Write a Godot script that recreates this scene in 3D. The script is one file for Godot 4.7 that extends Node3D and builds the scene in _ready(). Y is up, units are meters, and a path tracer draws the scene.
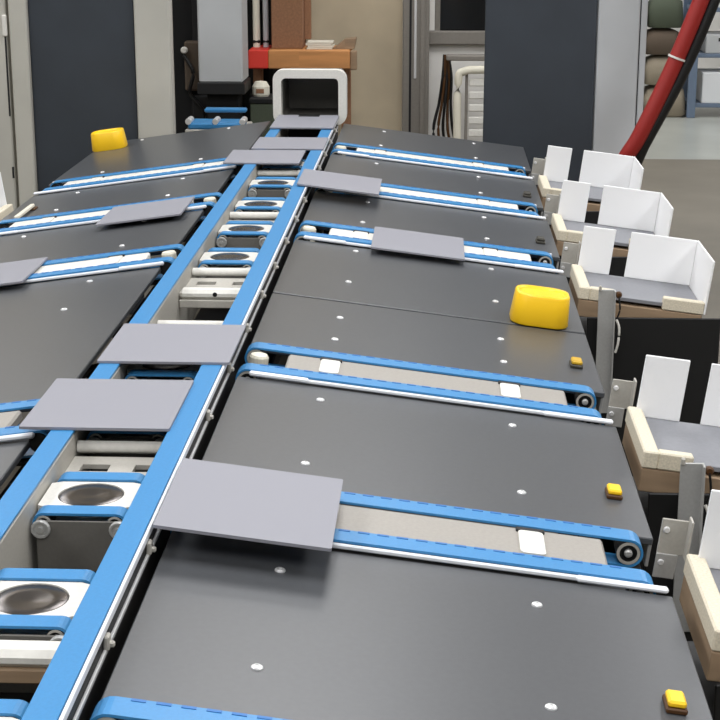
extends Node3D
# A sorting line: a central belt conveyor, sloping side decks with short branch conveyors, catch trays on the right.

const RIGHT_SLOPE := 0.125
const LEFT_SLOPE := 0.14
var M := {}
var FR: Transform3D      # frame of the right deck: x runs outwards down the slope, y is its normal
var FL: Transform3D      # frame of the left deck, turned about y: x runs outwards, z away from the camera
var used := {}
var screw0: MeshInstance3D = null

# ---------------------------------------------------------------- shapes
func mb() -> SurfaceTool:
	var s := SurfaceTool.new()
	s.begin(Mesh.PRIMITIVE_TRIANGLES)
	s.set_smooth_group(-1)
	return s

func tri(s: SurfaceTool, a: Vector3, b: Vector3, c: Vector3) -> void:   # counter-clockwise seen from outside
	s.add_vertex(a); s.add_vertex(c); s.add_vertex(b)

func quad(s: SurfaceTool, a: Vector3, b: Vector3, c: Vector3, d: Vector3) -> void:
	tri(s, a, b, c); tri(s, a, c, d)

func face(s: SurfaceTool, p: Array, inside: Vector3) -> void:            # a convex face turned away from a point inside
	var n: Vector3 = (p[1] - p[0]).cross(p[2] - p[0])
	var m := Vector3.ZERO
	for v in p: m += v
	m /= p.size()
	var q := p.duplicate()
	if n.dot(m - inside) < 0.0: q.reverse()
	for i in range(1, q.size() - 1): tri(s, q[0], q[i], q[i + 1])

func box(s: SurfaceTool, c: Vector3, size: Vector3, bev := 0.0, xf := Transform3D.IDENTITY) -> void:
	var h := size * 0.5
	var b: float = min(bev, min(h.x, min(h.y, h.z)) * 0.9)
	var o := xf * c
	if b <= 0.0:
		for ax in 3:
			for sg in [-1.0, 1.0]:
				var p := []
				for k in [[-1, -1], [1, -1], [1, 1], [-1, 1]]:
					var v := Vector3.ZERO
					v[ax] = sg * h[ax]; v[(ax + 1) % 3] = k[0] * h[(ax + 1) % 3]; v[(ax + 2) % 3] = k[1] * h[(ax + 2) % 3]
					p.append(xf * (c + v))
				face(s, p, o)
		return
	var pt := func(sx, sy, sz, ax):
		var v := Vector3(sx * (h.x - b), sy * (h.y - b), sz * (h.z - b))
		var sv := Vector3(sx, sy, sz)
		v[ax] = sv[ax] * h[ax]
		return xf * (c + v)
	for ax in 3:
		for sg in [-1.0, 1.0]:
			var p := []
			for k in [[-1, -1], [1, -1], [1, 1], [-1, 1]]:
				var sv := Vector3.ZERO
				sv[ax] = sg; sv[(ax + 1) % 3] = k[0]; sv[(ax + 2) % 3] = k[1]
				p.append(pt.call(sv.x, sv.y, sv.z, ax))
			face(s, p, o)
	for ax in 3:
		var a1 := (ax + 1) % 3
		var a2 := (ax + 2) % 3
		for s1 in [-1.0, 1.0]:
			for s2 in [-1.0, 1.0]:
				var e := Vector3.ZERO
				e[a1] = s1; e[a2] = s2
				var lo := e; lo[ax] = -1
				var hi := e; hi[ax] = 1
				face(s, [pt.call(lo.x, lo.y, lo.z, a1), pt.call(hi.x, hi.y, hi.z, a1), pt.call(hi.x, hi.y, hi.z, a2), pt.call(lo.x, lo.y, lo.z, a2)], o)
	for sx in [-1.0, 1.0]:
		for sy in [-1.0, 1.0]:
			for sz in [-1.0, 1.0]:
				face(s, [pt.call(sx, sy, sz, 0), pt.call(sx, sy, sz, 1), pt.call(sx, sy, sz, 2)], o)

func prism(s: SurfaceTool, poly: PackedVector2Array, z0: float, z1: float, xf := Transform3D.IDENTITY) -> void:
	var q := poly
	if Geometry2D.is_polygon_clockwise(q): q.reverse()
	var t := Geometry2D.triangulate_polygon(q)
	# Geometry2D is y-down in its wording; fix the side by area
	var area := 0.0
	for i in q.size(): area += q[i].cross(q[(i + 1) % q.size()])
	if area < 0.0: q.reverse(); t = Geometry2D.triangulate_polygon(q)
	for i in range(0, t.size(), 3):
		var a := q[t[i]]
		var b := q[t[i + 1]]
		var c := q[t[i + 2]]
		if (b - a).cross(c - a) < 0.0:
			var w := b; b = c; c = w
		tri(s, xf * Vector3(a.x, a.y, z1), xf * Vector3(b.x, b.y, z1), xf * Vector3(c.x, c.y, z1))
		tri(s, xf * Vector3(a.x, a.y, z0), xf * Vector3(c.x, c.y, z0), xf * Vector3(b.x, b.y, z0))
	for i in q.size():
		var a := q[i]
		var b := q[(i + 1) % q.size()]
		quad(s, xf * Vector3(a.x, a.y, z0), xf * Vector3(b.x, b.y, z0), xf * Vector3(b.x, b.y, z1), xf * Vector3(a.x, a.y, z1))

func ring(s: SurfaceTool, o: PackedVector2Array, n: PackedVector2Array, z0: float, z1: float, xf := Transform3D.IDENTITY) -> void:
	for i in o.size():                                                   # two loops, counter-clockwise, of the same count
		var j := (i + 1) % o.size()
		var v := func(p: Vector2, z: float): return xf * Vector3(p.x, p.y, z)
		quad(s, v.call(o[i], z0), v.call(o[j], z0), v.call(o[j], z1), v.call(o[i], z1))
		quad(s, v.call(n[j], z0), v.call(n[i], z0), v.call(n[i], z1), v.call(n[j], z1))
		quad(s, v.call(o[i], z1), v.call(o[j], z1), v.call(n[j], z1), v.call(n[i], z1))
		quad(s, v.call(o[j], z0), v.call(o[i], z0), v.call(n[i], z0), v.call(n[j], z0))

func stadium(x0: float, x1: float, yc: float, r: float, n := 8) -> PackedVector2Array:
	var p := PackedVector2Array()
	for i in n + 1: p.append(Vector2(x1 - r, yc) + Vector2.from_angle(-PI / 2 + PI * i / n) * r)
	for i in n + 1: p.append(Vector2(x0 + r, yc) + Vector2.from_angle(PI / 2 + PI * i / n) * r)
	return p

func rrect(w: float, h: float, r: float, n := 4, c := Vector2.ZERO) -> PackedVector2Array:
	var p := PackedVector2Array()
	for k in 4:
		var o := Vector2([1, -1, -1, 1][k] * (w / 2 - r), [1, 1, -1, -1][k] * (h / 2 - r))
		for i in n + 1: p.append(c + o + Vector2.from_angle(PI / 2 * k + PI / 2 * i / n) * r)
	return p

func circle(r: float, n := 24, c := Vector2.ZERO) -> PackedVector2Array:
	var p := PackedVector2Array()
	for i in n: p.append(c + Vector2.from_angle(TAU * i / n) * r)
	return p

func lathe(s: SurfaceTool, prof: Array, n := 20, xf := Transform3D.IDENTITY) -> void:   # profile of (radius, y) from the bottom up
	for i in n:
		var a := TAU * i / n
		var b := TAU * (i + 1) / n
		for k in prof.size() - 1:
			var p: Vector2 = prof[k]
			var q: Vector2 = prof[k + 1]
			var v0 := xf * Vector3(cos(a) * p.x, p.y, sin(a) * p.x)
			var v1 := xf * Vector3(cos(b) * p.x, p.y, sin(b) * p.x)
			var v2 := xf * Vector3(cos(b) * q.x, q.y, sin(b) * q.x)
			var v3 := xf * Vector3(cos(a) * q.x, q.y, sin(a) * q.x)
			if p.x > 1e-6: tri(s, v0, v2, v1)
			if q.x > 1e-6: tri(s, v0, v3, v2)

func tube(s: SurfaceTool, pts: Array, r: float, n := 8) -> void:
	s.set_smooth_group(0)
	var up := Vector3.UP
	var rings := []
	for i in pts.size():
		var d: Vector3 = (pts[min(i + 1, pts.size() - 1)] - pts[max(i - 1, 0)]).normalized()
		var side := d.cross(up)
		if side.length() < 0.05: side = d.cross(Vector3.RIGHT)
		side = side.normalized()
		var v := side.cross(d).normalized()
		var rg := []
		for k in n: rg.append(pts[i] + (side * cos(TAU * k / n) + v * sin(TAU * k / n)) * r)
		rings.append(rg)
	for i in rings.size() - 1:
		for k in n:
			var j := (k + 1) % n
			quad(s, rings[i][k], rings[i + 1][k], rings[i + 1][j], rings[i][j])
	s.set_smooth_group(-1)
	for k in range(1, n - 1):
		tri(s, rings[0][0], rings[0][k], rings[0][k + 1])
		tri(s, rings[-1][0], rings[-1][k + 1], rings[-1][k])

func curve(p: Array, n := 6) -> Array:                                    # a smooth line through points
	var out := []
	for i in p.size() - 1:
		var a: Vector3 = p[max(i - 1, 0)]
		var d: Vector3 = p[min(i + 2, p.size() - 1)]
		for k in n: out.append((p[i] as Vector3).cubic_interpolate(p[i + 1], a, d, float(k) / n))
	out.append(p[-1])
	return out

# ---------------------------------------------------------------- nodes
func numbered(called: String) -> String:
	if not used.has(called):
		used[called] = 0
		return called
	used[called] += 1
	return "%s_%03d" % [called, used[called]]

func thing(called: String, label: String, category: String, xf := Transform3D.IDENTITY, group := "") -> Node3D:
	var o := Node3D.new()
	o.name = numbered(called)
	add_child(o)
	o.transform = xf
	describe(o, label, category, group)
	return o

func describe(o: Node3D, label: String, category: String, group := "") -> void:
	o.set_meta("label", label)
	o.set_meta("category", category)
	if group: o.set_meta("group", group)

func part(s: SurfaceTool, called: String, m: String, parent: Node, label := "") -> MeshInstance3D:
	s.generate_normals()
	var o := MeshInstance3D.new()
	o.mesh = s.commit()
	o.material_override = M[m]
	o.name = called
	if label: o.set_meta("label", label)
	parent.add_child(o, true)
	return o

func share(from: MeshInstance3D, called: String, m: String, parent: Node, xf := Transform3D.IDENTITY) -> MeshInstance3D:   # another piece of the same mesh
	var o := MeshInstance3D.new()
	o.mesh = from.mesh
	o.material_override = M[m]
	o.name = called
	o.transform = xf
	parent.add_child(o, true)
	return o

func struct(called: String, s: SurfaceTool, m: String, label := "", category := "") -> MeshInstance3D:
	var o := part(s, called, m, self, label)
	o.set_meta("kind", "structure")
	if category: o.set_meta("category", category)
	return o

func onebox(called: String, m: String, parent: Node, c: Vector3, size: Vector3, bev := 0.0, label := "") -> MeshInstance3D:
	var s := mb()
	box(s, c, size, bev)
	return part(s, called, m, parent, label)

func copy(root: Node3D, xf: Transform3D, label: String) -> Node3D:
	var base := String(root.name)
	if base.right(3).is_valid_int(): base = base.left(-4)
	var c: Node3D = root.duplicate()
	c.name = numbered(base)
	add_child(c)
	c.transform = xf
	c.set_meta("label", label)
	return c

func at(x: float, y: float, z: float) -> Transform3D:
	return Transform3D(Basis.IDENTITY, Vector3(x, y, z))

func right(u: float, n: float, z: float) -> Transform3D:
	return Transform3D(FR.basis, FR * Vector3(u, n, z))

func left(u: float, n: float, z: float) -> Transform3D:
	return Transform3D(FL.basis, FL * Vector3(u, n, 0) + Vector3(0, 0, z))

# ---------------------------------------------------------------- materials
func grey_noise(freq: float, octaves: int, low: float, high: float, size := 256, seed_ := 7, stretch := 1.0) -> ImageTexture:
	var f := FastNoiseLite.new()
	f.seed = seed_
	f.noise_type = FastNoiseLite.TYPE_SIMPLEX_SMOOTH
	f.frequency = freq
	f.fractal_octaves = octaves
	var src := f.get_seamless_image(size, size)
	var im := Image.create(size, size, false, Image.FORMAT_RGB8)
	for y in size:
		for x in size:
			var v := src.get_pixel(int(x * stretch) % size, y).r
			v = lerp(low, high, v)
			im.set_pixel(x, y, Color(v, v, v))
	im.generate_mipmaps()
	return ImageTexture.create_from_image(im)

func mat(called: String, c: Color, rough := 0.6, metal := 0.0, tex: Texture2D = null, scale_ := 1.0) -> StandardMaterial3D:
	var m := StandardMaterial3D.new()
	m.resource_name = called
	m.albedo_color = c
	m.roughness = rough
	m.metallic = metal
	if tex:
		m.albedo_texture = tex
		m.uv1_triplanar = true
		m.uv1_scale = Vector3.ONE * scale_
	M[called] = m
	return m

func make_materials() -> void:
	var fine := grey_noise(0.09, 3, 0.95, 1.0, 256, 3)
	var cloud := grey_noise(0.012, 4, 0.90, 1.0, 256, 11)
	var speck := grey_noise(0.25, 2, 0.86, 1.0, 256, 19)
	var fibre := grey_noise(0.03, 4, 0.84, 1.0, 256, 23, 0.125)
	mat("belt_blue", Color(0.225, 0.525, 0.745), 0.40, 0.0, fine, 6.0)
	mat("tooth_blue", Color(0.15, 0.42, 0.68), 0.5)
	mat("deck", Color(0.305, 0.312, 0.322), 0.34, 0.0, fine, 3.0)
	mat("sheet", Color(0.545, 0.545, 0.575), 0.6)
	mat("steel", Color(0.74, 0.74, 0.73), 0.42, 0.35, fine, 5.0)
	mat("zinc", Color(0.72, 0.705, 0.67), 0.5, 0.1, fine, 5.0)
	mat("bright_steel", Color(0.90, 0.90, 0.90), 0.30, 0.4)
	mat("disc_metal", Color(0.42, 0.40, 0.39), 0.24, 0.9)
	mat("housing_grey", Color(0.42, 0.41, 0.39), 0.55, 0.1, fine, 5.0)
	mat("pulley_black", Color(0.05, 0.05, 0.055), 0.5)
	mat("black", Color(0.035, 0.036, 0.04), 0.55)
	mat("frame_dark", Color(0.10, 0.10, 0.11), 0.5, 0.2, fine, 4.0)
	mat("plastic_white", Color(0.88, 0.87, 0.84), 0.5, 0.0, fine, 4.0)
	mat("board_white", Color(0.96, 0.96, 0.96), 0.55)
	mat("bed_cream", Color(0.62, 0.60, 0.57), 0.5, 0.0, fine, 5.0)
	mat("trim_white", Color(0.92, 0.93, 0.95), 0.35)
	mat("mdf", Color(0.90, 0.86, 0.77), 0.65, 0.0, speck, 3.0)
	mat("plywood", Color(0.64, 0.54, 0.43), 0.7, 0.0, fibre, 3.0)
	mat("tray_floor", Color(0.51, 0.515, 0.535), 0.55, 0.0, fine, 3.0)
	mat("yellow", Color(1.0, 0.80, 0.10), 0.38)
	mat("yellow_dull", Color(0.80, 0.64, 0.16), 0.45)
	mat("button_grey", Color(0.24, 0.23, 0.20), 0.5)
	mat("button_brown", Color(0.30, 0.18, 0.04), 0.5)
	mat("cabinet_navy", Color(0.20, 0.225, 0.255), 0.62, 0.0, cloud, 1.0)
	mat("cabinet_grey", Color(0.76, 0.75, 0.71), 0.5, 0.0, cloud, 0.5)
	mat("cabinet_cool", Color(0.74, 0.75, 0.755), 0.5, 0.0, cloud, 0.5)
	mat("wall_beige", Color(0.83, 0.77, 0.66), 0.85, 0.0, cloud, 0.7)
	mat("wall_white", Color(0.93, 0.92, 0.90), 0.8, 0.0, cloud, 0.5)
	mat("ceiling", Color(0.80, 0.80, 0.78), 0.9, 0.0, fine, 0.5)
	mat("floor", Color(0.64, 0.65, 0.625), 0.28, 0.0, cloud, 0.4)
	mat("mat_brown", Color(0.44, 0.415, 0.37), 0.5, 0.0, cloud, 0.6)
	mat("column_grey", Color(0.52, 0.50, 0.47), 0.5, 0.1, fine, 2.0)
	mat("window_dark", Color(0.03, 0.032, 0.036), 0.15)
	mat("wood_orange", Color(0.86, 0.60, 0.36), 0.6, 0.0, fibre, 2.0)
	mat("tape_red", Color(0.88, 0.24, 0.19), 0.5)
	mat("cardboard", Color(0.62, 0.45, 0.33), 0.85, 0.0, speck, 1.0)
	mat("paper", Color(0.88, 0.86, 0.80), 0.8)
	mat("hose_red", Color(0.58, 0.13, 0.11), 0.42)
	mat("cable_black", Color(0.03, 0.03, 0.032), 0.45)
	mat("rack_blue", Color(0.38, 0.44, 0.52), 0.5)
	mat("goods_brown", Color(0.36, 0.31, 0.26), 0.9, 0.0, speck, 2.0)
	mat("goods_tan", Color(0.58, 0.54, 0.47), 0.9, 0.0, speck, 2.0)
	mat("goods_green", Color(0.30, 0.33, 0.27), 0.9, 0.0, speck, 2.0)
	mat("goods_white", Color(0.84, 0.85, 0.86), 0.7)
	mat("dark_cloth", Color(0.055, 0.058, 0.06), 0.9, 0.0, speck, 2.0)
	mat("ivory", Color(0.88, 0.86, 0.79), 0.6)
	mat("purple", Color(0.40, 0.30, 0.42), 0.6)
	var g := mat("lamp_face", Color(0.95, 0.95, 0.93), 0.6)
	g.emission_enabled = true
	g.emission = Color(0.99, 0.992, 1.0)
	g.emission_energy_multiplier = 1.6

# ---------------------------------------------------------------- machine pieces
func belt_loop(parent: Node3D, x0: float, x1: float, top: float, r: float, zc: float, w: float, m := "belt_blue", called := "belt") -> MeshInstance3D:
	var s := mb()
	ring(s, stadium(x0, x1, top - r, r, 10), stadium(x0 + 0.004, x1 - 0.004, top - r, r - 0.004, 10), zc - w / 2, zc + w / 2)
	return part(s, called, m, parent)

func pulley(parent: Node3D, x: float, y: float, z: float, r: float, w: float, called := "pulley") -> void:
	var s := mb()
	var turn := Transform3D(Basis(Vector3.RIGHT, PI / 2), Vector3(x, y, z))
	lathe(s, [Vector2(0, -w / 2), Vector2(r * 0.9, -w / 2), Vector2(r, -w / 2 + 0.002), Vector2(r, w / 2 - 0.002), Vector2(r * 0.9, w / 2), Vector2(r * 0.62, w / 2), Vector2(r * 0.58, w / 2 - 0.003), Vector2(0, w / 2 - 0.003)], 20, turn)
	var p := part(s, called, "pulley_black", parent)
	var c := mb()
	ring(c, circle(r * 0.98, 20), circle(r * 0.74, 20), w / 2, w / 2 + 0.0015, at(x, y, z))
	part(c, "rim", "zinc", p)
	var h := mb()
	lathe(h, [Vector2(0, -0.004), Vector2(r * 0.34, -0.004), Vector2(r * 0.34, 0.002), Vector2(r * 0.2, 0.004), Vector2(0, 0.004)], 12, turn * at(0, w / 2, 0))
	part(h, "bolt", "steel", p)

func screw_mesh(parent: Node3D, x: float, y: float, z: float, from: MeshInstance3D) -> MeshInstance3D:
	if from: return share(from, "screw", "bright_steel", parent, at(x, y, z))
	var s := mb()
	lathe(s, [Vector2(0.0082, 0), Vector2(0.0080, 0.0018), Vector2(0.0060, 0.0034), Vector2(0.0026, 0.0040)], 12)
	lathe(s, [Vector2(0.0026, 0.0040), Vector2(0.0022, 0.0024), Vector2(0, 0.0024)], 6)
	var o := part(s, "screw", "bright_steel", parent)
	o.position = Vector3(x, y, z)
	return o

# a branch conveyor in its deck's frame: x outwards from 0 to long, near = sign of z towards the camera
func make_branch(label: String, xf: Transform3D, near: float, plated: bool, long := 0.742) -> Node3D:
	var t := thing("branch_conveyor", label, "conveyor", xf, "branch conveyors between the decks")
	var top := 0.014
	var r := 0.024
	for sd in [-1.0, 1.0]:
		var zc: float = sd * 0.081
		var b := belt_loop(t, -0.002, long, top, r, zc, 0.044, "belt_blue")
		var teeth := mb()
		var k := 0
		while 0.05 + k * 0.030 < long - 0.06:
			var x := 0.05 + k * 0.030
			box(teeth, Vector3(x, top + 0.0003, zc - near * 0.018), Vector3(0.018, 0.0010, 0.006), 0.0)
			k += 1
		var tr := part(teeth, "tooth_row", "tooth_blue", b)
		tr.set_meta("kind", "stuff")
		for x in [-0.002 + r, long - r]:
			pulley(t, x, top - r, zc, r - 0.0045, 0.040)
	var bed := mb()
	box(bed, Vector3(long / 2 + 0.01, 0.0, 0), Vector3(long - 0.16, 0.020, 0.116), 0.004)
	part(bed, "bed", "plastic_white" if plated else "bed_cream", t)
	var tray := mb()
	box(tray, Vector3(long / 2, -0.044, 0), Vector3(long + 0.01, 0.008, 0.206), 0.002)
	part(tray, "base_plate", "black", t)
	for x in [0.180, long - 0.188]:
		var h := mb()
		prism(h, rrect(0.040, 0.092, 0.008, 3), 0.0, 0.005, Transform3D(Basis(Vector3.RIGHT, -PI / 2), Vector3(x, 0.009, near * 0.006)))
		var hb := part(h, "roller_holder", "plastic_white", t)
		var rr := mb()
		lathe(rr, [Vector2(0, -0.017), Vector2(0.0072, -0.017), Vector2(0.008, -0.015), Vector2(0.008, 0.015), Vector2(0.0072, 0.017), Vector2(0, 0.017)], 16, Transform3D(Basis(Vector3.FORWARD, PI / 2), Vector3(x, 0.0065, near * 0.006)))
		part(rr, "roller", "trim_white", hb)
		var sl := mb()
		box(sl, Vector3(x, 0.0085, -near * 0.046), Vector3(0.046, 0.012, 0.012), 0.001)
		part(sl, "slot_or_shadow", "black", hb)  # black block painting the shadow behind the roller holder
	var tm := mb()
	box(tm, Vector3(long / 2 + 0.012, 0.006, near * 0.1072), Vector3(long - 0.03, 0.008, 0.007), 0.002)
	var tp := part(tm, "edge_trim", "trim_white", t)
	if plated:
		onebox("edge_trim", "trim_white", t, Vector3(long / 2 + 0.012, 0.006, -near * 0.1072), Vector3(long - 0.03, 0.008, 0.007), 0.002)
	onebox("trim_end", "trim_white", tp, Vector3(0.085, 0.008, near * 0.1085), Vector3(0.12, 0.010, 0.011), 0.003)
	onebox("trim_end", "trim_white", tp, Vector3(long - 0.055, 0.0065, near * 0.1095), Vector3(0.14, 0.009, 0.013), 0.003)
	var hub := mb()
	lathe(hub, [Vector2(0.020, -0.03), Vector2(0.020, 0.008), Vector2(0.017, 0.013), Vector2(0, 0.013)], 16, at(0.032, 0.0, -near * 0.014))
	part(hub, "drive_hub", "ivory", t)
	return t

func make_deck(t: Node3D, label: String, z0: float, z1: float, start: float, long: float, near: float, screws: Array, button := "") -> void:
	# z0 .. z1 in local z (z0 < z1)
	var s := mb()
	box(s, Vector3((start + long) / 2, -0.006, (z0 + z1) / 2), Vector3(long - start, 0.012, z1 - z0), 0.0018)
	var p := part(s, "deck_panel", "deck", t, label)
	var l := mb()
	box(l, Vector3(long - 0.003, -0.032, (z0 + z1) / 2), Vector3(0.006, 0.040, z1 - z0 - 0.01), 0.001)
	part(l, "edge_lip", "steel", p)
	for q in screws:
		var o := screw_mesh(p, q.x, 0.0, q.y, screw0)
		if screw0 == null: screw0 = o
	if button:
		var b := mb()
		var bx := long - 0.048
		var bz: float = (z0 if near < 0 else z1) - near * 0.182
		box(b, Vector3(bx, 0.004, bz), Vector3(0.028, 0.008, 0.042), 0.002)
		part(b, "button_base", "button_brown" if button == "yellow" else "button_grey", p)
		var c := mb()
		box(c, Vector3(bx, 0.012, bz), Vector3(0.024, 0.010, 0.036), 0.003)
		part(c, "button_cap", "yellow" if button == "yellow" else ("yellow_dull" if button == "dull" else "button_grey"), p)

func make_diverter(label: String, z: float) -> Node3D:
	var t := thing("diverter_unit", label, "diverter", at(-0.538, 0.915, z), "cross transfer units between the conveyor rails")
	for sd in [-1.0, 1.0]:
		belt_loop(t, -0.072, 0.074, 0.0, 0.017, sd * 0.076, 0.034, "belt_blue")
		for x in [-0.055, 0.055]: pulley(t, x, -0.017, sd * 0.076, 0.0128, 0.033)
	var s := mb()
	var hole := circle(0.052, 32)
	var outer := PackedVector2Array()
	for p in hole:                                                       # the plate's outline, point for point with the hole
		var d := Vector2(p.x / 0.0735, p.y / 0.0575)
		outer.append(p / maxf(absf(d.x), absf(d.y)))
	ring(s, outer, hole, -0.016, -0.004, Transform3D(Basis(Vector3.RIGHT, -PI / 2), Vector3.ZERO))
	part(s, "plate", "plastic_white", t)
	var d := mb()
	d.set_smooth_group(0)
	lathe(d, [Vector2(0.051, -0.022), Vector2(0.051, -0.006), Vector2(0.049, -0.0045), Vector2(0.028, -0.0055), Vector2(0.010, -0.0075), Vector2(0, -0.008)], 32)
	part(d, "disc", "disc_metal", t)
	onebox("housing", "zinc", t, Vector3(0, -0.060, 0), Vector3(0.120, 0.076, 0.110), 0.004)
	for sd in [-1.0, 1.0]:
		onebox("side_plate", "housing_grey", t, Vector3(0.004, -0.052, sd * 0.0955), Vector3(0.140, 0.082, 0.004), 0.001)
		for x in [-0.058, 0.062]:
			var k := mb()
			var turn := Transform3D(Basis(Vector3.RIGHT, PI / 2 * sd), Vector3(x, -0.024, sd * 0.0975))
			lathe(k, [Vector2(0.0150, 0), Vector2(0.0150, 0.004), Vector2(0.0135, 0.006), Vector2(0.0105, 0.006), Vector2(0.0095, 0.004), Vector2(0.0055, 0.004), Vector2(0.0050, 0.008), Vector2(0, 0.008)], 16, turn)
			part(k, "bearing", "steel", t)
	return t

func make_sheet(label: String, xf: Transform3D) -> void:
	var t := thing("grey_sheet", label, "sheet", xf, "flat grey sheets riding on the belts")
	var up := Basis(Vector3.RIGHT, -PI / 2)
	var s := mb()
	prism(s, rrect(0.260, 0.290, 0.003, 2), 0.0, 0.005, Transform3D(up, Vector3.ZERO))
	part(s, "plate", "sheet", t)

func make_tray(label: String, xf: Transform3D, near: float) -> Node3D:
	# x outwards 0 .. 0.335, z from -0.075 (back) to +0.205 (front) times near; top of the frame at y = 0
	var t := thing("catch_tray", label, "tray", xf, "catch trays at the ends of the branches")
	var w := 0.335
	var zb := -0.075 * near
	var zf := 0.205 * near
	var zm := (zb + zf) / 2
	var s := mb()
	box(s, Vector3(w / 2, -0.020, zm), Vector3(w - 0.002, 0.010, 0.262), 0.001)
	part(s, "tray_floor", "tray_floor", t)
	onebox("side_rail", "mdf", t, Vector3(0.015, -0.016, zm), Vector3(0.030, 0.034, 0.282), 0.003)
	onebox("front_rail", "mdf", t, Vector3(0.062, -0.016, zf - near * 0.013), Vector3(0.066, 0.034, 0.026), 0.003)
	onebox("front_rail", "mdf", t, Vector3(w - 0.055, -0.016, zf - near * 0.013), Vector3(0.110, 0.034, 0.026), 0.003)
	onebox("base_board", "plywood", t, Vector3(w / 2, -0.057, zm), Vector3(w - 0.004, 0.046, 0.278), 0.002)
	var b := mb()
	box(b, Vector3(0.062, 0.050, zb + near * 0.010), Vector3(0.090, 0.130, 0.005), 0.0015)
	part(b, "back_board", "board_white", t)
	var c := mb()
	box(c, Vector3(0.150 + (w - 0.150) / 2, 0.050, zb + near * 0.010), Vector3(w - 0.150, 0.130, 0.005), 0.0015)
	part(c, "back_board", "board_white", t)
	var d := mb()
	box(d, Vector3(w + 0.003, 0.042, zm + near * 0.003), Vector3(0.005, 0.146, 0.276), 0.0015)
	part(d, "side_board", "board_white", t)
	return t

func make_cabinet_under(label: String, x: float, z: float, wide: float) -> void:
	var t := thing("black_bin", label, "bin", at(x, 0, z), "black bins under the catch trays")
	onebox("body", "black", t, Vector3(wide / 2, 0.338, 0), Vector3(wide, 0.636, 0.274), 0.004)
	onebox("front_panel", "black", t, Vector3(wide / 2, 0.374, 0.151), Vector3(wide, 0.740, 0.008), 0.002)
	onebox("rim", "black", t, Vector3(wide / 2, 0.664, 0), Vector3(wide + 0.006, 0.016, 0.280), 0.004)
	onebox("plinth", "frame_dark", t, Vector3(wide / 2, 0.010, 0), Vector3(wide - 0.02, 0.020, 0.24), 0.002)

func make_bracket(label: String, xf: Transform3D) -> void:
	var t := thing("end_bracket", label, "bracket", xf, "grey brackets at the branch ends")
	var s := mb()
	box(s, Vector3(0.024, 0.018, 0), Vector3(0.046, 0.060, 0.004), 0.001)
	box(s, Vector3(0.045, 0.022, 0.012), Vector3(0.004, 0.068, 0.028), 0.001)
	part(s, "plate", "zinc", t)
	onebox("lower_plate", "steel", t, Vector3(0.018, -0.032, 0.002), Vector3(0.034, 0.042, 0.004), 0.001)
	for p in [Vector2(0.010, 0.030), Vector2(0.010, -0.026)]:
		var b := mb()
		lathe(b, [Vector2(0.0055, 0), Vector2(0.0055, 0.003), Vector2(0.004, 0.0045), Vector2(0, 0.0045)], 10, Transform3D(Basis(Vector3.RIGHT, PI / 2), Vector3(p.x, p.y, 0.002)))
		part(b, "bolt", "bright_steel", t)

func make_post(label: String, xf: Transform3D, high: float) -> void:
	var t := thing("support_post", label, "post", xf, "steel posts in front of the trays")
	onebox("plate", "steel", t, Vector3(0, -high / 2, 0), Vector3(0.044, high, 0.005), 0.001)
	onebox("flange", "steel", t, Vector3(0.020, -high / 2 + 0.004, 0.009), Vector3(0.004, high - 0.01, 0.018), 0.001)
	onebox("hook", "zinc", t, Vector3(-0.018, 0.004, 0.004), Vector3(0.007, 0.014, 0.010), 0.002)
	var b := mb()
	lathe(b, [Vector2(0.009, 0), Vector2(0.009, 0.006), Vector2(0.006, 0.010), Vector2(0, 0.010)], 10, Transform3D(Basis(Vector3.RIGHT, PI / 2), Vector3(0.030, -0.012, 0.004)))
	part(b, "bolt", "button_brown", t)
	var c := mb()
	tube(c, curve([Vector3(0.030, -0.014, 0.012), Vector3(0.034, -0.050, 0.014), Vector3(0.027, -0.075, 0.012)]), 0.0025, 6)
	part(c, "wire", "cable_black", t)
	var k := mb()
	tube(k, curve([Vector3(0.026, -0.078, 0.012), Vector3(0.034, -0.10, 0.014), Vector3(0.033, -0.14, 0.014), Vector3(0.027, -0.168, 0.012)]), 0.0035, 6)
	part(k, "white_cable", "plastic_white", t)

func make_tub(label: String, xf: Transform3D) -> void:
	var t := thing("yellow_tub", label, "tub", xf, "yellow plastic blocks on the decks")
	var lay := [[0.138, 0.118, 0.0], [0.142, 0.122, 0.004], [0.132, 0.112, 0.071], [0.128, 0.108, 0.075], [0.116, 0.096, 0.075], [0.110, 0.090, 0.069]]
	var s := mb()
	s.set_smooth_group(1)
	var rings := []
	for l in lay:
		var p := rrect(l[0], l[1], 0.040, 6)
		var rg := []
		for q in p: rg.append(Vector3(q.x, l[2], q.y))
		rings.append(rg)
	for i in rings.size() - 1:
		var n: int = rings[i].size()
		for k in n:
			var j := (k + 1) % n
			quad(s, rings[i][k], rings[i + 1][k], rings[i + 1][j], rings[i][j])
	part(s, "body", "yellow", t)
	var f := mb()
	prism(f, rrect(0.111, 0.091, 0.040, 6), 0.060, 0.0695, Transform3D(Basis(Vector3.RIGHT, -PI / 2), Vector3.ZERO))
	part(f, "sunken_top", "yellow", t)

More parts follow.
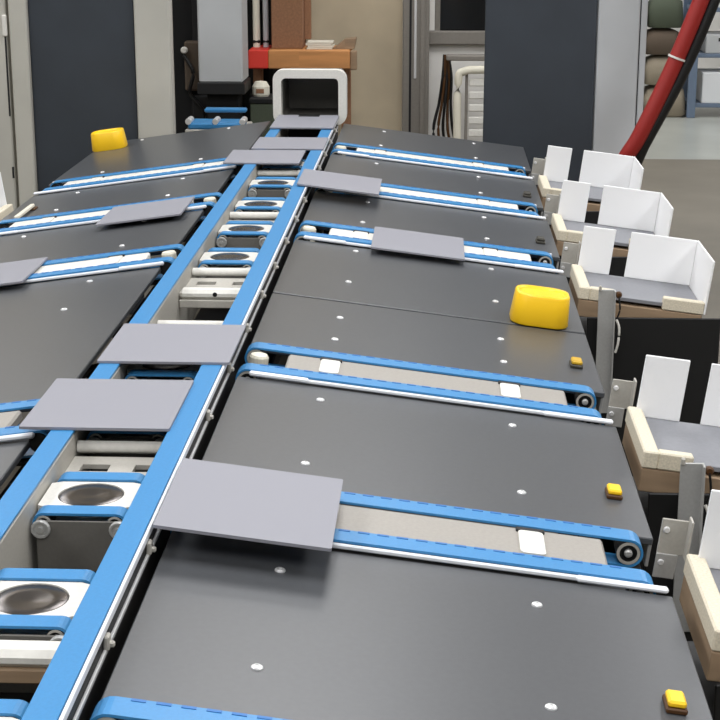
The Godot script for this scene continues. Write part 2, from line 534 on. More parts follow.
# ---------------------------------------------------------------- the scene
func _ready() -> void:
	var cam := Camera3D.new()
	cam.name = "camera"
	add_child(cam)
	cam.position = Vector3(0, 1.82, 0)
	cam.rotation_degrees = Vector3(-15.9175, 2.7072, 0)
	cam.fov = 24.953
	cam.near = 0.05
	cam.far = 100.0
	cam.current = true

	var env := Environment.new()
	env.background_mode = Environment.BG_COLOR
	env.background_color = Color(0.0, 0.0, 0.0)
	env.tonemap_mode = Environment.TONE_MAPPER_LINEAR
	env.tonemap_exposure = 1.0
	env.sdfgi_enabled = true
	env.ssao_enabled = true
	env.ssil_enabled = true
	var we := WorldEnvironment.new()
	we.name = "world_environment"
	we.environment = env
	add_child(we)

	make_materials()
	FR = Transform3D(Basis(Vector3.BACK, -atan(RIGHT_SLOPE)), Vector3(-0.394, 0.8993, 0))
	FL = Transform3D(Basis(Vector3.BACK, atan(LEFT_SLOPE)) * Basis(Vector3.UP, PI), Vector3(-0.6665, 0.9047, 0))

	build_lamps()
	build_room()
	build_conveyor()
	build_right_side()
	build_left_side()
	build_sheets()
	build_end_of_line()
	build_background()

func build_lamps() -> void:
	var n := 0
	var rows := ["nearest the camera", "second from the camera", "third from the camera", "fourth from the camera", "farthest from the camera"]
	var cols := ["left", "middle", "right"]
	for j in 5:
		for i in 3:
			var x := -3.4 + 3.4 * i
			var z := 1.0 - 3.6 * j
			var t := thing("ceiling_lamp", "long white ceiling lamp, %s row, %s in its row" % [cols[i], rows[j]], "lamp", at(x, 4.2, z), "fluorescent ceiling lamps")
			onebox("housing", "plastic_white", t, Vector3(0, -0.04, 0), Vector3(1.5, 0.08, 2.1), 0.01)
			onebox("diffuser_light", "lamp_face", t, Vector3(0, -0.086, 0), Vector3(1.44, 0.012, 2.04), 0.004)
			var a := AreaLight3D.new()
			a.name = "lamp_light"
			a.area_size = Vector2(1.44, 2.04)
			a.light_energy = 6.5
			a.light_color = Color(0.99, 0.992, 1.0)
			a.shadow_enabled = true
			a.set("area_range", 30.0)
			a.set("area_attenuation", 2.0)
			t.add_child(a)
			a.position = Vector3(0, -0.10, 0)
			a.rotation_degrees = Vector3(-90, 0, 0)
			n += 1

func build_room() -> void:
	var s := mb()
	box(s, Vector3(0, -0.10, -6.0), Vector3(16.4, 0.20, 24.4))
	struct("floor", s, "floor")
	s = mb()
	box(s, Vector3(0, 4.30, -6.0), Vector3(16.4, 0.20, 24.4))
	struct("ceiling", s, "ceiling")
	s = mb()
	box(s, Vector3(-8.1, 2.1, -6.0), Vector3(0.2, 4.2, 24.0))
	struct("wall_left", s, "wall_white")
	s = mb()
	box(s, Vector3(8.1, 2.1, -6.0), Vector3(0.2, 4.2, 24.0))
	struct("wall_right", s, "wall_white")
	s = mb()
	box(s, Vector3(0, 2.1, -18.1), Vector3(16.4, 4.2, 0.2))
	struct("wall_back", s, "wall_white")
	s = mb()
	box(s, Vector3(0, 2.1, 6.1), Vector3(16.4, 4.2, 0.2))
	struct("wall_front", s, "wall_white")
	# partition behind the machine: beige wall, grey column, white wall with a dark window
	s = mb()
	box(s, Vector3(-1.70, 2.1, -9.25), Vector3(3.0, 4.2, 0.10))
	struct("wall_partition", s, "wall_beige")
	s = mb()
	box(s, Vector3(0.45, 0.535, -9.25), Vector3(1.0, 1.07, 0.10))
	box(s, Vector3(0.45, 3.2, -9.25), Vector3(1.0, 2.0, 0.10))
	box(s, Vector3(-0.035, 1.64, -9.25), Vector3(0.03, 1.12, 0.10))
	box(s, Vector3(0.905, 1.64, -9.25), Vector3(0.09, 1.12, 0.10))
	struct("wall_window_side", s, "wall_white")
	var w := thing("window_1", "dark glazed window above the grey sill in the white wall", "window", at(0.42, 1.07, -9.25))
	w.set_meta("kind", "structure")
	onebox("pane", "window_dark", w, Vector3(0, 0.56, 0), Vector3(0.88, 1.12, 0.02))
	onebox("window_frame", "column_grey", w, Vector3(-0.425, 0.56, 0.03), Vector3(0.03, 1.12, 0.05), 0.004)
	onebox("window_frame", "column_grey", w, Vector3(0.425, 0.56, 0.03), Vector3(0.03, 1.12, 0.05), 0.004)
	onebox("window_sill", "column_grey", w, Vector3(0, -0.005, 0.075), Vector3(0.95, 0.075, 0.05), 0.006)
	s = mb()
	box(s, Vector3(-0.122, 2.1, -9.16), Vector3(0.146, 4.2, 0.16), 0.006)
	var col := struct("trim_1", s, "column_grey")
	onebox("groove", "frame_dark", col, Vector3(-0.152, 2.1, -9.079), Vector3(0.012, 4.1, 0.004))
	onebox("strip", "bright_steel", col, Vector3(-0.125, 2.5, -9.077), Vector3(0.014, 3.3, 0.010), 0.002)
	onebox("strip", "column_grey", col, Vector3(-0.085, 2.1, -9.075), Vector3(0.028, 4.1, 0.014), 0.003)
	# brown floor covering round the machine
	var m := thing("floor_covering", "wide brown-grey floor covering under and around the sorting machine", "floor covering", at(0, 0, -4.2))
	onebox("sheet", "mat_brown", m, Vector3(0, 0.003, 0), Vector3(15.6, 0.006, 15.0), 0.001)

func build_conveyor() -> void:
	var t := thing("central_conveyor", "long central conveyor with two blue belts running to the white tunnel", "conveyor", at(-0.538, 0.0, 0.0))
	var z0 := -6.715
	var z1 := -0.9
	var zc := (z0 + z1) / 2
	var long := z1 - z0
	for sd in [-1.0, 1.0]:
		var x := 0.1045 if sd > 0.0 else -0.0965
		var s := mb()
		box(s, Vector3(x, 0.9375, zc), Vector3(0.040, 0.005, long), 0.001)
		part(s, "belt", "belt_blue", t)
		s = mb()
		box(s, Vector3(x - sd * 0.004, 0.858, zc), Vector3(0.032, 0.152, long), 0.003)
		var r := part(s, "side_rail", "zinc", t)
		if sd > 0.0:
			s = mb()
			box(s, Vector3(x + 0.0235, 0.9335, zc), Vector3(0.005, 0.011, long), 0.001)
			part(s, "edge_guide", "trim_white", r)
		s = mb()
		box(s, Vector3(x + sd * 0.0170, 0.870, zc), Vector3(0.010, 0.112, long), 0.001)
		part(s, "gap_shade_channel", "black", r)  # black facing down the rail side paints the shade of the deck gap
		s = mb()
		box(s, Vector3(x + sd * 0.0245, 0.904, zc), Vector3(0.0045, 0.007, long), 0.001)
		part(s, "guide_rod", "bright_steel", r)
		var first: MeshInstance3D = null
		var z := -1.55
		while z > -6.6:
			if first == null:
				var c := mb()
				box(c, Vector3(x + sd * 0.026, 0.915, z), Vector3(0.008, 0.020, 0.016), 0.002)
				box(c, Vector3(x + sd * 0.031, 0.912, z), Vector3(0.010, 0.008, 0.008), 0.002)
				first = part(c, "clip", "zinc", r)
			else:
				share(first, "clip", "zinc", r, at(0, 0, z + 1.55))
			z -= 0.31
	var p := mb()
	box(p, Vector3(0.004, 0.775, zc), Vector3(0.158, 0.008, long), 0.0)
	part(p, "floor_pan", "frame_dark", t)
	# white cross bars and slotted plates
	for zb in [-1.852, -2.640, -3.470, -3.790, -4.000, -4.760, -5.530, -6.297]:
		var thick: bool = zb == -1.852 or zb == -3.790
		var b := mb()
		if thick: box(b, Vector3(0.004, 0.900, zb), Vector3(0.158, 0.024, 0.042), 0.008)
		else: tube(b, [Vector3(-0.075, 0.904, zb), Vector3(0.083, 0.904, zb)], 0.011, 14)
		var bar := part(b, "cross_bar", "plastic_white", t)
		if thick:
			var u := mb()
			box(u, Vector3(0.004, 0.878, zb + 0.004), Vector3(0.158, 0.020, 0.034), 0.002)
			part(u, "underside", "plywood" if zb == -1.852 else "zinc", bar)
		if zb == -3.790:
			var h := mb()
			lathe(h, [Vector2(0, 0), Vector2(0.0055, 0), Vector2(0.0055, 0.002), Vector2(0, 0.002)], 12, Transform3D(Basis(Vector3.RIGHT, PI / 2), Vector3(0.012, 0.902, zb + 0.0205)))
			part(h, "hole", "black", bar)
		if zb != -1.852 and zb != -3.790:
			var pl := mb()
			var za: float = zb + 0.022
			var ze: float = zb + 0.118
			for q in [[-0.076, -0.054], [-0.006, 0.036], [0.072, 0.084]]:
				box(pl, Vector3((q[0] + q[1]) / 2, 0.890, (za + ze) / 2), Vector3(q[1] - q[0], 0.008, ze - za), 0.0)
			for q in [[za, za + 0.040], [ze - 0.022, ze]]:
				for g in [[-0.054, -0.006], [0.036, 0.072]]:
					box(pl, Vector3((g[0] + g[1]) / 2, 0.890, (q[0] + q[1]) / 2), Vector3(g[1] - g[0], 0.008, q[1] - q[0]), 0.0)
			part(pl, "slotted_plate", "zinc", bar)
	for zl in [-1.3, -3.6, -6.5]:
		for sd in [-1.0, 1.0]:
			onebox("leg", "frame_dark", t, Vector3(sd * 0.099, 0.395, zl), Vector3(0.030, 0.778, 0.060), 0.003)
	# cross transfer units
	var names := ["diverter unit with steel disc cut off at the bottom left corner", "nearest whole diverter unit, steel disc between two blue cross belts", "second diverter unit, steel disc just above the open pulley pit",
		"diverter unit hidden under the grey sheet shifted to the left", "diverter unit showing one blue belt between two grey sheets on the rails",
		"diverter unit just beyond the pair of white cross bars", "diverter unit on the far side of the first distant pit", "diverter unit fourth from the white tunnel",
		"diverter unit third from the white tunnel", "diverter unit second from the white tunnel, by the crossing sheets", "diverter unit closest to the white tunnel"]
	var zs := [-1.610, -1.993, -2.390, -2.785, -3.140, -4.155, -4.530, -4.915, -5.300, -5.690, -6.070]
	var first_unit: Node3D = null
	for i in zs.size():
		if i == 0: first_unit = make_diverter(names[i], zs[i])
		else: copy(first_unit, at(-0.538, 0.915, zs[i]), names[i])

func build_right_side() -> void:
	var zb := [-1.622, -2.395, -3.212, -4.560, -5.345, -6.125]
	var bn := ["branch conveyor on the right cut off by the bottom edge", "right branch conveyor with the nearest grey sheet at its inner end", "right branch conveyor ending beside the second nearest white tray",
		"right branch conveyor with a grey sheet halfway, behind the yellow tub", "second farthest right branch conveyor, its inner half under a sheet", "farthest right branch conveyor near the dark blue-grey cabinet"]
	var first: Node3D = null
	for i in zb.size():
		if i == 0 or i == 3: first = make_branch(bn[i], right(0.0, 0.0, zb[i]), 1.0, i == 3)
		else: copy(first, right(0.0, 0.0, zb[i]), bn[i])
	# decks: near z, far z, label, button, offsets of the near and far screws
	var t := thing("side_deck", "sloping right-hand deck of dark panels on a steel frame", "deck", right(0.0, 0.0, 0.0), "sloping side decks")
	var g := 0.114
	var decks := [
		[zb[0] - g, zb[1] + g, "nearest dark panel", "yellow", 0.135, 0.10],
		[zb[1] - g, zb[2] + g, "second nearest dark panel", "yellow", 0.135, 0.085],
		[zb[2] - g, -3.806, "dark panel in front of the seam", "dull", 0.137, 0.152],
		[-3.820, zb[3] + g, "dark panel behind the seam, under the yellow tub", "", 0.20, 0.055],
		[zb[3] - g, zb[4] + g, "", "grey", 0.13, 0.09],
		[zb[4] - g, zb[5] + g, "", "grey", 0.13, 0.09],
		[zb[5] - g, -6.85, "farthest dark panel", "", 0.13, 0.09]]
	for d in decks:
		var n: float = d[0]
		var f: float = d[1]
		var sc := []
		for u in [0.176, 0.552]:
			sc.append(Vector2(u, n - d[4])); sc.append(Vector2(u, f + d[5]))
		make_deck(t, d[2], f, n, 0.002, 0.764, 1.0, sc, d[3])
	for u in [0.03, 0.700]:
		onebox("beam", "frame_dark", t, Vector3(u, -0.085, -4.0), Vector3(0.04, 0.060, 5.6), 0.003)
	for z in [-2.0, -3.4, -5.0, -6.6]:
		onebox("cross_beam", "frame_dark", t, Vector3(0.365, -0.085, z), Vector3(0.62, 0.04, 0.04), 0.003)
		var l := mb()
		box(l, Vector3(0.30, 0.350, z), Vector3(0.04, 0.69, 0.04), 0.003, FR.affine_inverse())
		part(l, "leg", "frame_dark", t)
	# catch trays
	var tn := ["nearest catch tray, cut off by the right edge", "catch tray second from the camera, white boards against the black bin", "catch tray with a wide white board and white side, third from the camera",
		"catch tray fourth from the camera, partly behind the third", "farthest catch tray, in front of the cabinet's right side"]
	var tz := [-2.335, -3.105, -4.430, -5.190, -5.950]
	var bins := ["black bin under the nearest catch tray", "black bin under the second catch tray", "tall black bin under the third catch tray, its front in full view", "black bin under the fourth catch tray", "black bin under the farthest catch tray"]
	var tu := [0.800, 0.792, 0.781, 0.777, 0.777]
	var ft: Node3D = null
	for i in tz.size():
		if ft == null: ft = make_tray(tn[i], right(tu[i], 0.021, tz[i]), 1.0)
		else: copy(ft, right(tu[i], 0.021, tz[i]), tn[i])
		make_cabinet_under(bins[i], 0.405, tz[i] + 0.066, 0.352)
	var bk := [[-2.385, "grey bracket with bolts beside the nearest branch's pulley"], [-3.165, "grey bracket with bolts beside the second branch's pulley"], [-4.545, "grey bracket at the end of the third branch"],
		[-5.330, "grey bracket at the end of the second farthest branch"], [-6.110, "grey bracket at the end of the farthest right branch"]]
	for b in bk: make_bracket(b[1], right(0.760, 0.012, b[0] - 0.066))
	var pn := ["steel post with a bolt in front of the second catch tray", "steel post with a white cable in front of the third catch tray"]
	make_post(pn[0], at(0.480, 0.812, -2.866), 0.34)
	make_post(pn[1], at(0.452, 0.826, -4.186), 0.34)
	make_tub("large yellow plastic tub on the right-hand deck", right(0.652, 0.002, -3.868))

func build_left_side() -> void:
	var zb := [-2.795, -4.190, -4.990, -5.755]
	var bn := ["left branch conveyor nearest the camera, half under a grey sheet", "left branch conveyor with a grey sheet at the image edge", "left branch conveyor with a grey sheet on its inner half", "farthest left branch conveyor, in front of the small yellow tub"]
	var first: Node3D = null
	for i in zb.size():
		if i < 2: first = make_branch(bn[i], left(0.008, 0.0, zb[i]), -1.0, i == 1)
		else: copy(first, left(0.008, 0.0, zb[i]), bn[i])
	var t := thing("side_deck", "sloping left-hand deck of dark panels on a steel frame", "deck", left(0.0, 0.0, 0.0), "sloping side decks")
	var g := 0.114
	var decks := [
		[-1.30, zb[0] + g, "dark panel nearest the camera"], [zb[0] - g, zb[1] + g, "widest dark panel"],
		[zb[1] - g, zb[2] + g, ""], [zb[2] - g, zb[3] + g, ""], [zb[3] - g, -6.92, "farthest dark panel, under the small yellow tub"]]
	for d in decks:
		var n: float = d[0]
		var f: float = d[1]
		var sc := []
		for u in [0.215, 0.590]:
			sc.append(Vector2(u, -(n - 0.14))); sc.append(Vector2(u, -(f + 0.07)))
			if f > -4.2 and f < -4.0: sc.append(Vector2(u, 3.712))
		make_deck(t, d[2], -n, -f, 0.042, 0.766, -1.0, sc, "")                  # local z runs away from the camera here
	for u in [0.03, 0.700]:
		onebox("beam", "frame_dark", t, Vector3(u + 0.03, -0.085, 4.1), Vector3(0.04, 0.060, 5.5), 0.003)
	for z in [-2.0, -3.4, -5.2, -6.6]:
		onebox("cross_beam", "frame_dark", t, Vector3(0.365, -0.085, -z), Vector3(0.62, 0.04, 0.04), 0.003)
		var l := mb()
		box(l, Vector3(-1.34, 0.350, z), Vector3(0.04, 0.66, 0.04), 0.003, FL.affine_inverse())
		part(l, "leg", "frame_dark", t)
	make_tub("small-looking yellow plastic tub on the far left deck", left(0.700, 0.0, -6.71))
	make_tray("catch tray at the left image edge, only a white board showing", left(0.786, 0.012, -5.36), -1.0)
	make_cabinet_under("black bin under the catch tray at the left edge", -1.83, -5.294, 0.352)
	var c := thing("stop_bar", "pale stop bar lying on the left deck beside the tall cabinet", "bar", left(0.692, 0.0, -5.25))
	onebox("bar", "ivory", c, Vector3(0, 0.012, -0.02), Vector3(0.016, 0.012, 0.22), 0.003)
	onebox("foot", "button_brown", c, Vector3(0.0, 0.003, 0.075), Vector3(0.030, 0.006, 0.05), 0.002)
	onebox("foot", "button_brown", c, Vector3(0.0, 0.003, -0.11), Vector3(0.022, 0.006, 0.03), 0.002)

func build_sheets() -> void:
	var n := 0.0158
	make_sheet("grey sheet lying squarely across both blue rails, farther of the middle two", at(-0.529, 0.9405, -3.178))
	make_sheet("grey sheet shifted left over the left rail, partly on the left branch", at(-0.580, 0.9405, -2.765))
	make_sheet("nearest grey sheet, leaving the right rail onto the nearest branch", right(0.1165, 0.0440, -2.316))
	make_sheet("grey sheet leaving the right rail in the distance", right(0.080, 0.0400, -5.205))
	make_sheet("grey sheet halfway along the right branch behind the yellow tub", right(0.346, n, -4.525))
	make_sheet("grey sheet on the inner half of a left branch", left(0.219, n, -4.880))
	make_sheet("grey sheet cut off by the left edge on a left branch", left(0.522, n, -4.165))
	make_sheet("grey sheet crossing the left rail far up the line", at(-0.598, 0.9405, -5.640))
	make_sheet("farthest grey sheet, flat on both rails near the tunnel", at(-0.538, 0.9405, -5.965))

func build_end_of_line() -> void:
	var t := thing("tunnel_hood", "white tunnel hood over the far end of the central conveyor", "hood", at(-0.525, 0.0, -6.80))
	var s := mb()
	ring(s, rrect(0.304, 0.224, 0.040, 5, Vector2(0, 1.022)), rrect(0.236, 0.166, 0.018, 5, Vector2(0, 1.017)), 0.02, 0.08)
	part(s, "arch", "plastic_white", t)
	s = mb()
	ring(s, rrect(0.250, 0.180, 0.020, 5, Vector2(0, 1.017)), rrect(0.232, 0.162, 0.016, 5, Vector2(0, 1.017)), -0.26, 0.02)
	part(s, "inner_channel", "housing_grey", t)  # lining toned darker than the white hood so the opening reads shaded
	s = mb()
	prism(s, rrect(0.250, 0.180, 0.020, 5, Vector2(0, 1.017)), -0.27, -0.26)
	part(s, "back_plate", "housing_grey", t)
	onebox("stand", "frame_dark", t, Vector3(-0.010, 0.455, -0.07), Vector3(0.22, 0.910, 0.26), 0.004)
	onebox("lip", "sheet", t, Vector3(-0.004, 0.9465, 0.265), Vector3(0.252, 0.010, 0.36), 0.003)
	onebox("lip_notch", "black", t, Vector3(0.0, 0.9525, 0.115), Vector3(0.085, 0.003, 0.05), 0.001)

	# tall gantry cabinets
	var c := thing("gantry_cabinet", "tall cabinet with a dark face and pale frame on the left", "cabinet", at(-1.515, 0.0, -7.20), "tall machine cabinets")
	onebox("body", "cabinet_grey", c, Vector3(0, 1.05, -0.03), Vector3(0.62, 2.10, 0.44), 0.006)
	onebox("dark_panel", "cabinet_navy", c, Vector3(-0.005, 1.05, 0.196), Vector3(0.452, 2.06, 0.016), 0.003)
	onebox("frame_post", "cabinet_grey", c, Vector3(-0.270, 1.05, 0.215), Vector3(0.076, 2.10, 0.05), 0.006)
	onebox("frame_post", "cabinet_grey", c, Vector3(0.303, 1.05, 0.215), Vector3(0.150, 2.10, 0.05), 0.006)
	onebox("corner_strip", "zinc", c, Vector3(0.374, 1.05, 0.205), Vector3(0.022, 2.10, 0.04), 0.006)
	var h := thing("cabinet_post", "pale hinged post left of the tall dark-faced cabinet", "post", at(-1.888, 0.0, -7.0))
	onebox("post", "cabinet_grey", h, Vector3(0, 1.05, 0), Vector3(0.10, 2.10, 0.06), 0.006)
	onebox("slot_or_shadow", "black", h, Vector3(0.044, 1.075, 0.024), Vector3(0.007, 0.34, 0.014))
	onebox("slot_or_shadow", "black", h, Vector3(0.044, 0.660, 0.024), Vector3(0.008, 0.05, 0.014))
	onebox("hinge", "plastic_white", h, Vector3(0.045, 1.29, 0.032), Vector3(0.020, 0.09, 0.016), 0.004)
	onebox("coloured_sticker", "purple", h, Vector3(-0.032, 0.86, 0.0315), Vector3(0.03, 0.30, 0.003))
	var d := thing("gantry_cabinet", "tall cabinet with a dark blue-grey face and light side on the right", "cabinet", at(0.52, 0.0, -7.20), "tall machine cabinets")
	onebox("body", "cabinet_cool", d, Vector3(0.01, 1.05, -0.03), Vector3(0.62, 2.10, 0.44), 0.006)
	onebox("dark_panel", "cabinet_navy", d, Vector3(-0.090, 1.05, 0.205), Vector3(0.466, 2.10, 0.034), 0.004)
	onebox("light_panel", "cabinet_cool", d, Vector3(0.235, 1.05, 0.205), Vector3(0.174, 2.10, 0.034), 0.005)
	onebox("edge_seam", "black", d, Vector3(0.3245, 1.45, 0.200), Vector3(0.005, 1.30, 0.03))
	onebox("end_post", "cabinet_cool", d, Vector3(0.340, 1.05, 0.190), Vector3(0.026, 2.10, 0.06), 0.004)

	# thick red hose, white tie, dark cable doubling as its painted shadow side
	var r := thing("red_hose", "thick red hose slanting up past the right cabinet", "hose", at(0.742, 0.0, -6.56))
	var p := mb()
	tube(p, curve([Vector3(-0.06, 0.006, -0.16), Vector3(-0.06, 0.40, -0.14), Vector3(0.0, 0.76, 0.0), Vector3(0.065, 0.90, 0.03), Vector3(0.178, 1.16, 0.03), Vector3(0.285, 1.45, 0.03), Vector3(0.42, 1.85, 0.03), Vector3(0.50, 2.6, 0.0), Vector3(0.50, 4.2, 0.0)]), 0.032, 16)
	part(p, "pipe", "hose_red", r)
	var tie := mb()
	var dirv := Vector3(0.107, 0.29, 0).normalized()
	var bs := Basis(dirv.cross(Vector3.BACK).normalized(), dirv, Vector3.BACK)
	lathe(tie, [Vector2(0.032, -0.004), Vector2(0.036, -0.004), Vector2(0.036, 0.004), Vector2(0.032, 0.004)], 20, Transform3D(bs, Vector3(0.196, 1.208, 0.03)))
	part(tie, "tie", "plastic_white", r)
	var k := mb()
	tube(k, curve([Vector3(0.03, 0.70, -0.02), Vector3(0.085, 0.86, 0.015), Vector3(0.220, 1.14, 0.015), Vector3(0.330, 1.43, 0.015), Vector3(0.468, 1.83, 0.015), Vector3(0.556, 2.6, 0.0), Vector3(0.556, 4.2, 0.0)]), 0.026, 10)
	part(k, "shade_cable", "cable_black", r)

func build_background() -> void:
	# small feeder with blue belts behind the left deck
	var f := thing("feeder_conveyor", "small feeder with a blue belt behind the left deck", "conveyor", at(-1.02, 0.0, -7.60))
	onebox("blue_bed", "belt_blue", f, Vector3(0, 0.800, 0.06), Vector3(0.255, 0.030, 0.16), 0.008)
	onebox("frame", "zinc", f, Vector3(0, 0.755, 0.0), Vector3(0.28, 0.060, 0.30), 0.004)
	for x in [-0.125, 0.0, 0.125]:
		var s := mb()
		lathe(s, [Vector2(0, -0.05), Vector2(0.013, -0.05), Vector2(0.015, -0.045), Vector2(0.015, 0.045), Vector2(0.013, 0.05), Vector2(0, 0.05)], 12, Transform3D(Basis(Vector3.RIGHT, PI / 2), Vector3(x, 0.820, 0.09)))
		part(s, "roller", "bright_steel", f)
	onebox("upper_belt", "belt_blue", f, Vector3(0.02, 0.845, -0.10), Vector3(0.20, 0.020, 0.05), 0.006)
	for x in [-0.11, 0.11]: onebox("leg", "frame_dark", f, Vector3(x, 0.365, 0), Vector3(0.03, 0.72, 0.03), 0.002)
	# grey box unit
	var b := thing("control_box", "pale grey upright box on a dark base behind the left deck", "box", at(-1.090, 0.0, -8.35))
	onebox("case", "cabinet_cool", b, Vector3(0, 1.42, 0), Vector3(0.222, 1.01, 0.26), 0.008)
	onebox("dark_base", "black", b, Vector3(0, 0.886, 0), Vector3(0.240, 0.058, 0.27), 0.003)
	onebox("column", "dark_cloth", b, Vector3(0, 0.43, -0.02), Vector3(0.16, 0.858, 0.18), 0.003)
	# dark machinery between the left cabinet and the grey box
	var q := thing("dark_machine", "dark machine with cables between the left cabinet and the grey box", "machine", at(-1.38, 0.0, -8.75))
	onebox("body", "dark_cloth", q, Vector3(0.02, 1.0, -0.05), Vector3(0.46, 2.0, 0.30), 0.01)
	onebox("panel", "frame_dark", q, Vector3(0.14, 1.35, 0.11), Vector3(0.10, 0.7, 0.02), 0.004)
	onebox("bracket", "goods_brown", q, Vector3(0.10, 0.96, 0.13), Vector3(0.10, 0.26, 0.06), 0.01)
	onebox("bracket", "frame_dark", q, Vector3(0.13, 0.74, 0.14), Vector3(0.09, 0.14, 0.05), 0.01)
	for v in [Vector3(0.055, 1.045, 0.17), Vector3(0.175, 0.835, 0.17), Vector3(0.195, 0.875, 0.16)]:
		var s := mb()
		lathe(s, [Vector2(0.018, 0), Vector2(0.018, 0.02), Vector2(0.012, 0.03), Vector2(0, 0.03)], 12, Transform3D(Basis(Vector3.RIGHT, PI / 2), v))
		part(s, "white_knob", "plastic_white", q)
	var w := mb()
	tube(w, curve([Vector3(0.05, 1.02, 0.17), Vector3(0.10, 0.93, 0.19), Vector3(0.08, 0.82, 0.18), Vector3(0.15, 0.72, 0.18), Vector3(0.13, 0.60, 0.17)]), 0.010, 6)
	part(w, "cable", "cable_black", q)
	# workbench with an orange-brown edge and a red end
	var d := thing("workbench", "orange-brown wooden workbench behind the tunnel hood, red at its left end", "workbench", at(-0.727, 0.0, -8.75))
	onebox("top", "wood_orange", d, Vector3(0.052, 0.996, 0), Vector3(0.430, 0.098, 0.30), 0.006)
	onebox("red_end", "tape_red", d, Vector3(-0.215, 0.996, 0), Vector3(0.105, 0.098, 0.30), 0.006)
	for x in [-0.24, 0.235]: onebox("leg", "cardboard", d, Vector3(x, 0.473, -0.08), Vector3(0.05, 0.947, 0.06), 0.003)
	onebox("bracket", "plywood", d, Vector3(0.285, 0.99, 0.10), Vector3(0.035, 0.10, 0.05), 0.004)
	var cr := thing("dark_crate", "dark olive crate in front of the workbench's left end", "crate", at(-0.832, 0.0, -8.44))
	onebox("body", "goods_green", cr, Vector3(0, 0.40, 0), Vector3(0.25, 0.80, 0.24), 0.006)
	onebox("lid", "dark_cloth", cr, Vector3(0, 0.812, 0), Vector3(0.26, 0.024, 0.25), 0.004)
	var cnr := thing("pale_canister", "small pale round canister on the dark crate", "canister", at(-0.912, 0.824, -8.44))
	var ls := mb()
	lathe(ls, [Vector2(0.0, 0.0), Vector2(0.040, 0.0), Vector2(0.045, 0.01), Vector2(0.045, 0.05), Vector2(0.030, 0.075), Vector2(0, 0.08)], 16)
	part(ls, "canister_body", "ivory", cnr)
	onebox("label_band", "cardboard", cnr, Vector3(0, 0.03, 0.043), Vector3(0.04, 0.022, 0.006), 0.001)
	var cb := thing("cardboard_box", "tall brown cardboard box standing on the workbench", "box", at(-0.795, 1.045, -8.77))
	onebox("carton", "cardboard", cb, Vector3(0, 0.30, 0), Vector3(0.165, 0.60, 0.18), 0.003)
	onebox("flap", "cardboard", cb, Vector3(0.10, 0.26, -0.04), Vector3(0.035, 0.44, 0.05), 0.003)
	var pp := thing("paper_stack", "small stack of white papers on the workbench", "papers", at(-0.622, 1.045, -8.70))
	for k in 4:
		onebox("paper", "paper", pp, Vector3([0, 0.006, -0.005, 0.003][k], 0.005 + 0.010 * k, 0), Vector3(0.135, 0.009, 0.12), 0.001)
	var wd := thing("wood_block", "slanted wooden offcut at the right end of the workbench", "offcut", at(-0.490, 1.046, -8.72))
	var ws := mb()
	prism(ws, PackedVector2Array([Vector2(-0.06, 0), Vector2(0.05, 0), Vector2(0.06, 0.055), Vector2(0.0, 0.05)]), -0.05, 0.05)
	part(ws, "block", "plywood", wd)
	var tn := ["pale standing tube left of the tall cardboard box", "thinner grey tube beside the pale standing tube"]
	for k in 2:
		var tb := thing("standing_tube", tn[k], "tube", at(-0.965 + 0.050 * k, 1.046, -8.76), "tubes on the workbench")
		var ts := mb()
		lathe(ts, [Vector2(0.0, 0.0), Vector2(0.019 - 0.004 * k, 0.0), Vector2(0.019 - 0.004 * k, 0.62), Vector2(0.012, 0.64), Vector2(0, 0.64)], 12)
		part(ts, "tube", ["ivory", "cabinet_cool"][k], tb)
		onebox("band", "black", tb, Vector3(0, 0.03, 0.0), Vector3(0.042 - 0.008 * k, 0.02, 0.042 - 0.008 * k), 0.008)
	# dark backdrop cloth behind the bench tubes
	var ct := thing("dark_curtain", "dark curtain hanging behind the tubes and grey box", "curtain", at(-1.15, 0.0, -9.10))
	var cs := mb()
	var cp := PackedVector2Array()
	for k in 41: cp.append(Vector2(-0.62 + 0.026 * k, 0.02 * sin(k * 1.3)))
	for k in 41: cp.append(Vector2(-0.62 + 0.026 * (40 - k), 0.02 * sin((40 - k) * 1.3) - 0.006))
	prism(cs, cp, 0.05, 2.4, Transform3D(Basis(Vector3.RIGHT, -PI / 2), Vector3.ZERO))
	part(cs, "cloth", "dark_cloth", ct)
	onebox("rod", "steel", ct, Vector3(-0.1, 2.41, 0), Vector3(1.1, 0.02, 0.02), 0.004)

	# white rack with slats and a bundle of cables against the white wall
	var rk := thing("white_rack", "white tubular rack with slats standing against the white wall", "rack", at(0.235, 0.006, -8.92))
	var rs := mb()
	tube(rs, curve([Vector3(-0.125, 0.0, 0.05), Vector3(-0.125, 0.45, 0.05), Vector3(-0.125, 0.84, 0.05), Vector3(-0.095, 0.905, 0.05), Vector3(0.0, 0.915, 0.05), Vector3(0.11, 0.915, 0.05)], 5), 0.022, 10)
	part(rs, "tube_frame", "ivory", rk)
	onebox("top_rail", "column_grey", rk, Vector3(-0.01, 0.975, 0.0), Vector3(0.36, 0.030, 0.08), 0.006)
	onebox("stile", "column_grey", rk, Vector3(0.118, 0.46, 0.025), Vector3(0.016, 0.86, 0.02), 0.003)
	onebox("stile", "column_grey", rk, Vector3(-0.078, 0.46, 0.025), Vector3(0.016, 0.86, 0.02), 0.003)
	for k in 9: onebox("slat", "plastic_white", rk, Vector3(0.02, 0.30 + 0.068 * k, 0.03), Vector3(0.17, 0.040, 0.02), 0.005)
	var cn := thing("cable_bundle", "black and brown cables hanging beside the white rack", "cables", at(0.045, 0.006, -8.98))
	var cols := ["cable_black", "button_brown", "cable_black", "button_brown", "cable_black"]
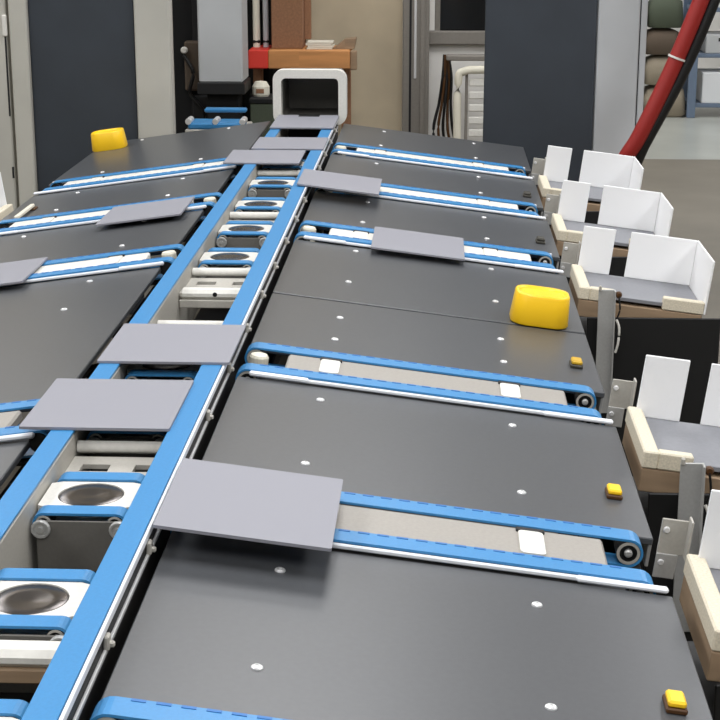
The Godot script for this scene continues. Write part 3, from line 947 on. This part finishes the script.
	for k in 5:
		var ks := mb()
		var o := 0.010 * (k - 2)
		tube(ks, curve([Vector3(o * 0.5, 0.985, 0.01 * (k % 2)), Vector3(o * 1.2 + 0.006, 0.86, 0.012), Vector3(o * 1.6 - 0.004, 0.72, 0.012 * (k % 3)), Vector3(o * 2.6 - 0.012, 0.58, 0.01), Vector3(o * 3.0 + 0.01, 0.40, 0.01), Vector3(o * 2.0, 0.0, 0.01)]), 0.0085, 6)
		part(ks, "cable", cols[k], cn)

	# far storage shelf on the right
	var sh := thing("storage_shelf", "blue-grey metal storage shelf far away on the right", "shelf", at(2.0, 0.0, -14.3))
	for x in [0.16, 1.0]:
		for z in [-0.25, 0.25]:
			onebox("upright", "rack_blue", sh, Vector3(x, 0.95, z), Vector3(0.07, 1.90, 0.05), 0.005)
	for y in [0.10, 0.52, 0.90, 1.40]:
		onebox("shelf_board", "rack_blue", sh, Vector3(0.58, y, 0), Vector3(0.86, 0.035, 0.46), 0.004)
	var gd := [
		["goods_box", "white carton on the lowest board of the far shelf", "goods_white", Vector3(2.50, 0.118, -14.26), Vector3(0.50, 0.26, 0.36)],
		["goods_box", "pale carton on the middle board of the far shelf", "cabinet_cool", Vector3(2.44, 0.538, -14.26), Vector3(0.36, 0.16, 0.36)],
		["goods_box", "white carton on the upper board of the far shelf", "goods_white", Vector3(2.46, 0.918, -14.26), Vector3(0.50, 0.28, 0.36)],
		["goods_sack", "tan sack at the bottom right of the far pile", "goods_tan", Vector3(1.94, 0.0, -14.24), Vector3(0.36, 0.27, 0.40)],
		["goods_sack", "brown sack at the bottom left of the far pile", "goods_brown", Vector3(1.58, 0.0, -14.24), Vector3(0.34, 0.30, 0.40)],
		["goods_sack", "grey-tan sack in the second layer of the far pile, right", "goods_tan", Vector3(1.92, 0.272, -14.24), Vector3(0.32, 0.25, 0.38)],
		["goods_sack", "dark green sack in the second layer of the far pile, left", "goods_green", Vector3(1.60, 0.302, -14.24), Vector3(0.30, 0.24, 0.38)],
		["goods_sack", "brown sack in the third layer of the far pile, right", "goods_brown", Vector3(1.90, 0.525, -14.24), Vector3(0.30, 0.22, 0.36)],
		["goods_sack", "tan sack in the third layer of the far pile, left", "goods_tan", Vector3(1.61, 0.545, -14.24), Vector3(0.27, 0.22, 0.36)],
		["goods_sack", "dark green sack at the top right of the far pile", "goods_green", Vector3(1.92, 0.748, -14.24), Vector3(0.30, 0.26, 0.34)],
		["goods_sack", "dark brown sack at the top left of the far pile", "goods_brown", Vector3(1.62, 0.768, -14.24), Vector3(0.28, 0.28, 0.34)]]
	for e in gd:
		var gt := thing(e[0], e[1], "box" if e[0] == "goods_box" else "sack", at(e[3].x, e[3].y, e[3].z), "cartons on the far shelf" if e[0] == "goods_box" else "sacks in the far pile")
		var z3: Vector3 = e[4]
		if e[0] == "goods_box":
			onebox("carton", e[2], gt, Vector3(0, z3.y / 2, 0), z3, 0.006)
			onebox("handle_slot", "frame_dark", gt, Vector3(-0.03, z3.y * 0.72, z3.z / 2 + 0.001), Vector3(0.09, 0.03, 0.002))
		else:
			var ss := mb()
			ss.set_smooth_group(1)
			var lay := [[0.90, 0.0], [1.0, 0.08], [1.0, 0.6], [0.85, 0.85], [0.40, 0.97], [0.30, 1.0]]
			var rings := []
			for l in lay:
				var rg := []
				for qv in rrect(z3.x * l[0], z3.z * l[0], 0.07 * l[0], 3): rg.append(Vector3(qv.x + 0.01 * sin(l[1] * 9.0), l[1] * z3.y, qv.y))
				rings.append(rg)
			for i in rings.size() - 1:
				var nn: int = rings[i].size()
				for k in nn:
					var j := (k + 1) % nn
					quad(ss, rings[i][k], rings[i + 1][k], rings[i + 1][j], rings[i][j])
			for k in range(1, rings[-1].size() - 1): tri(ss, rings[-1][0], rings[-1][k + 1], rings[-1][k])
			part(ss, "sack", e[2], gt)
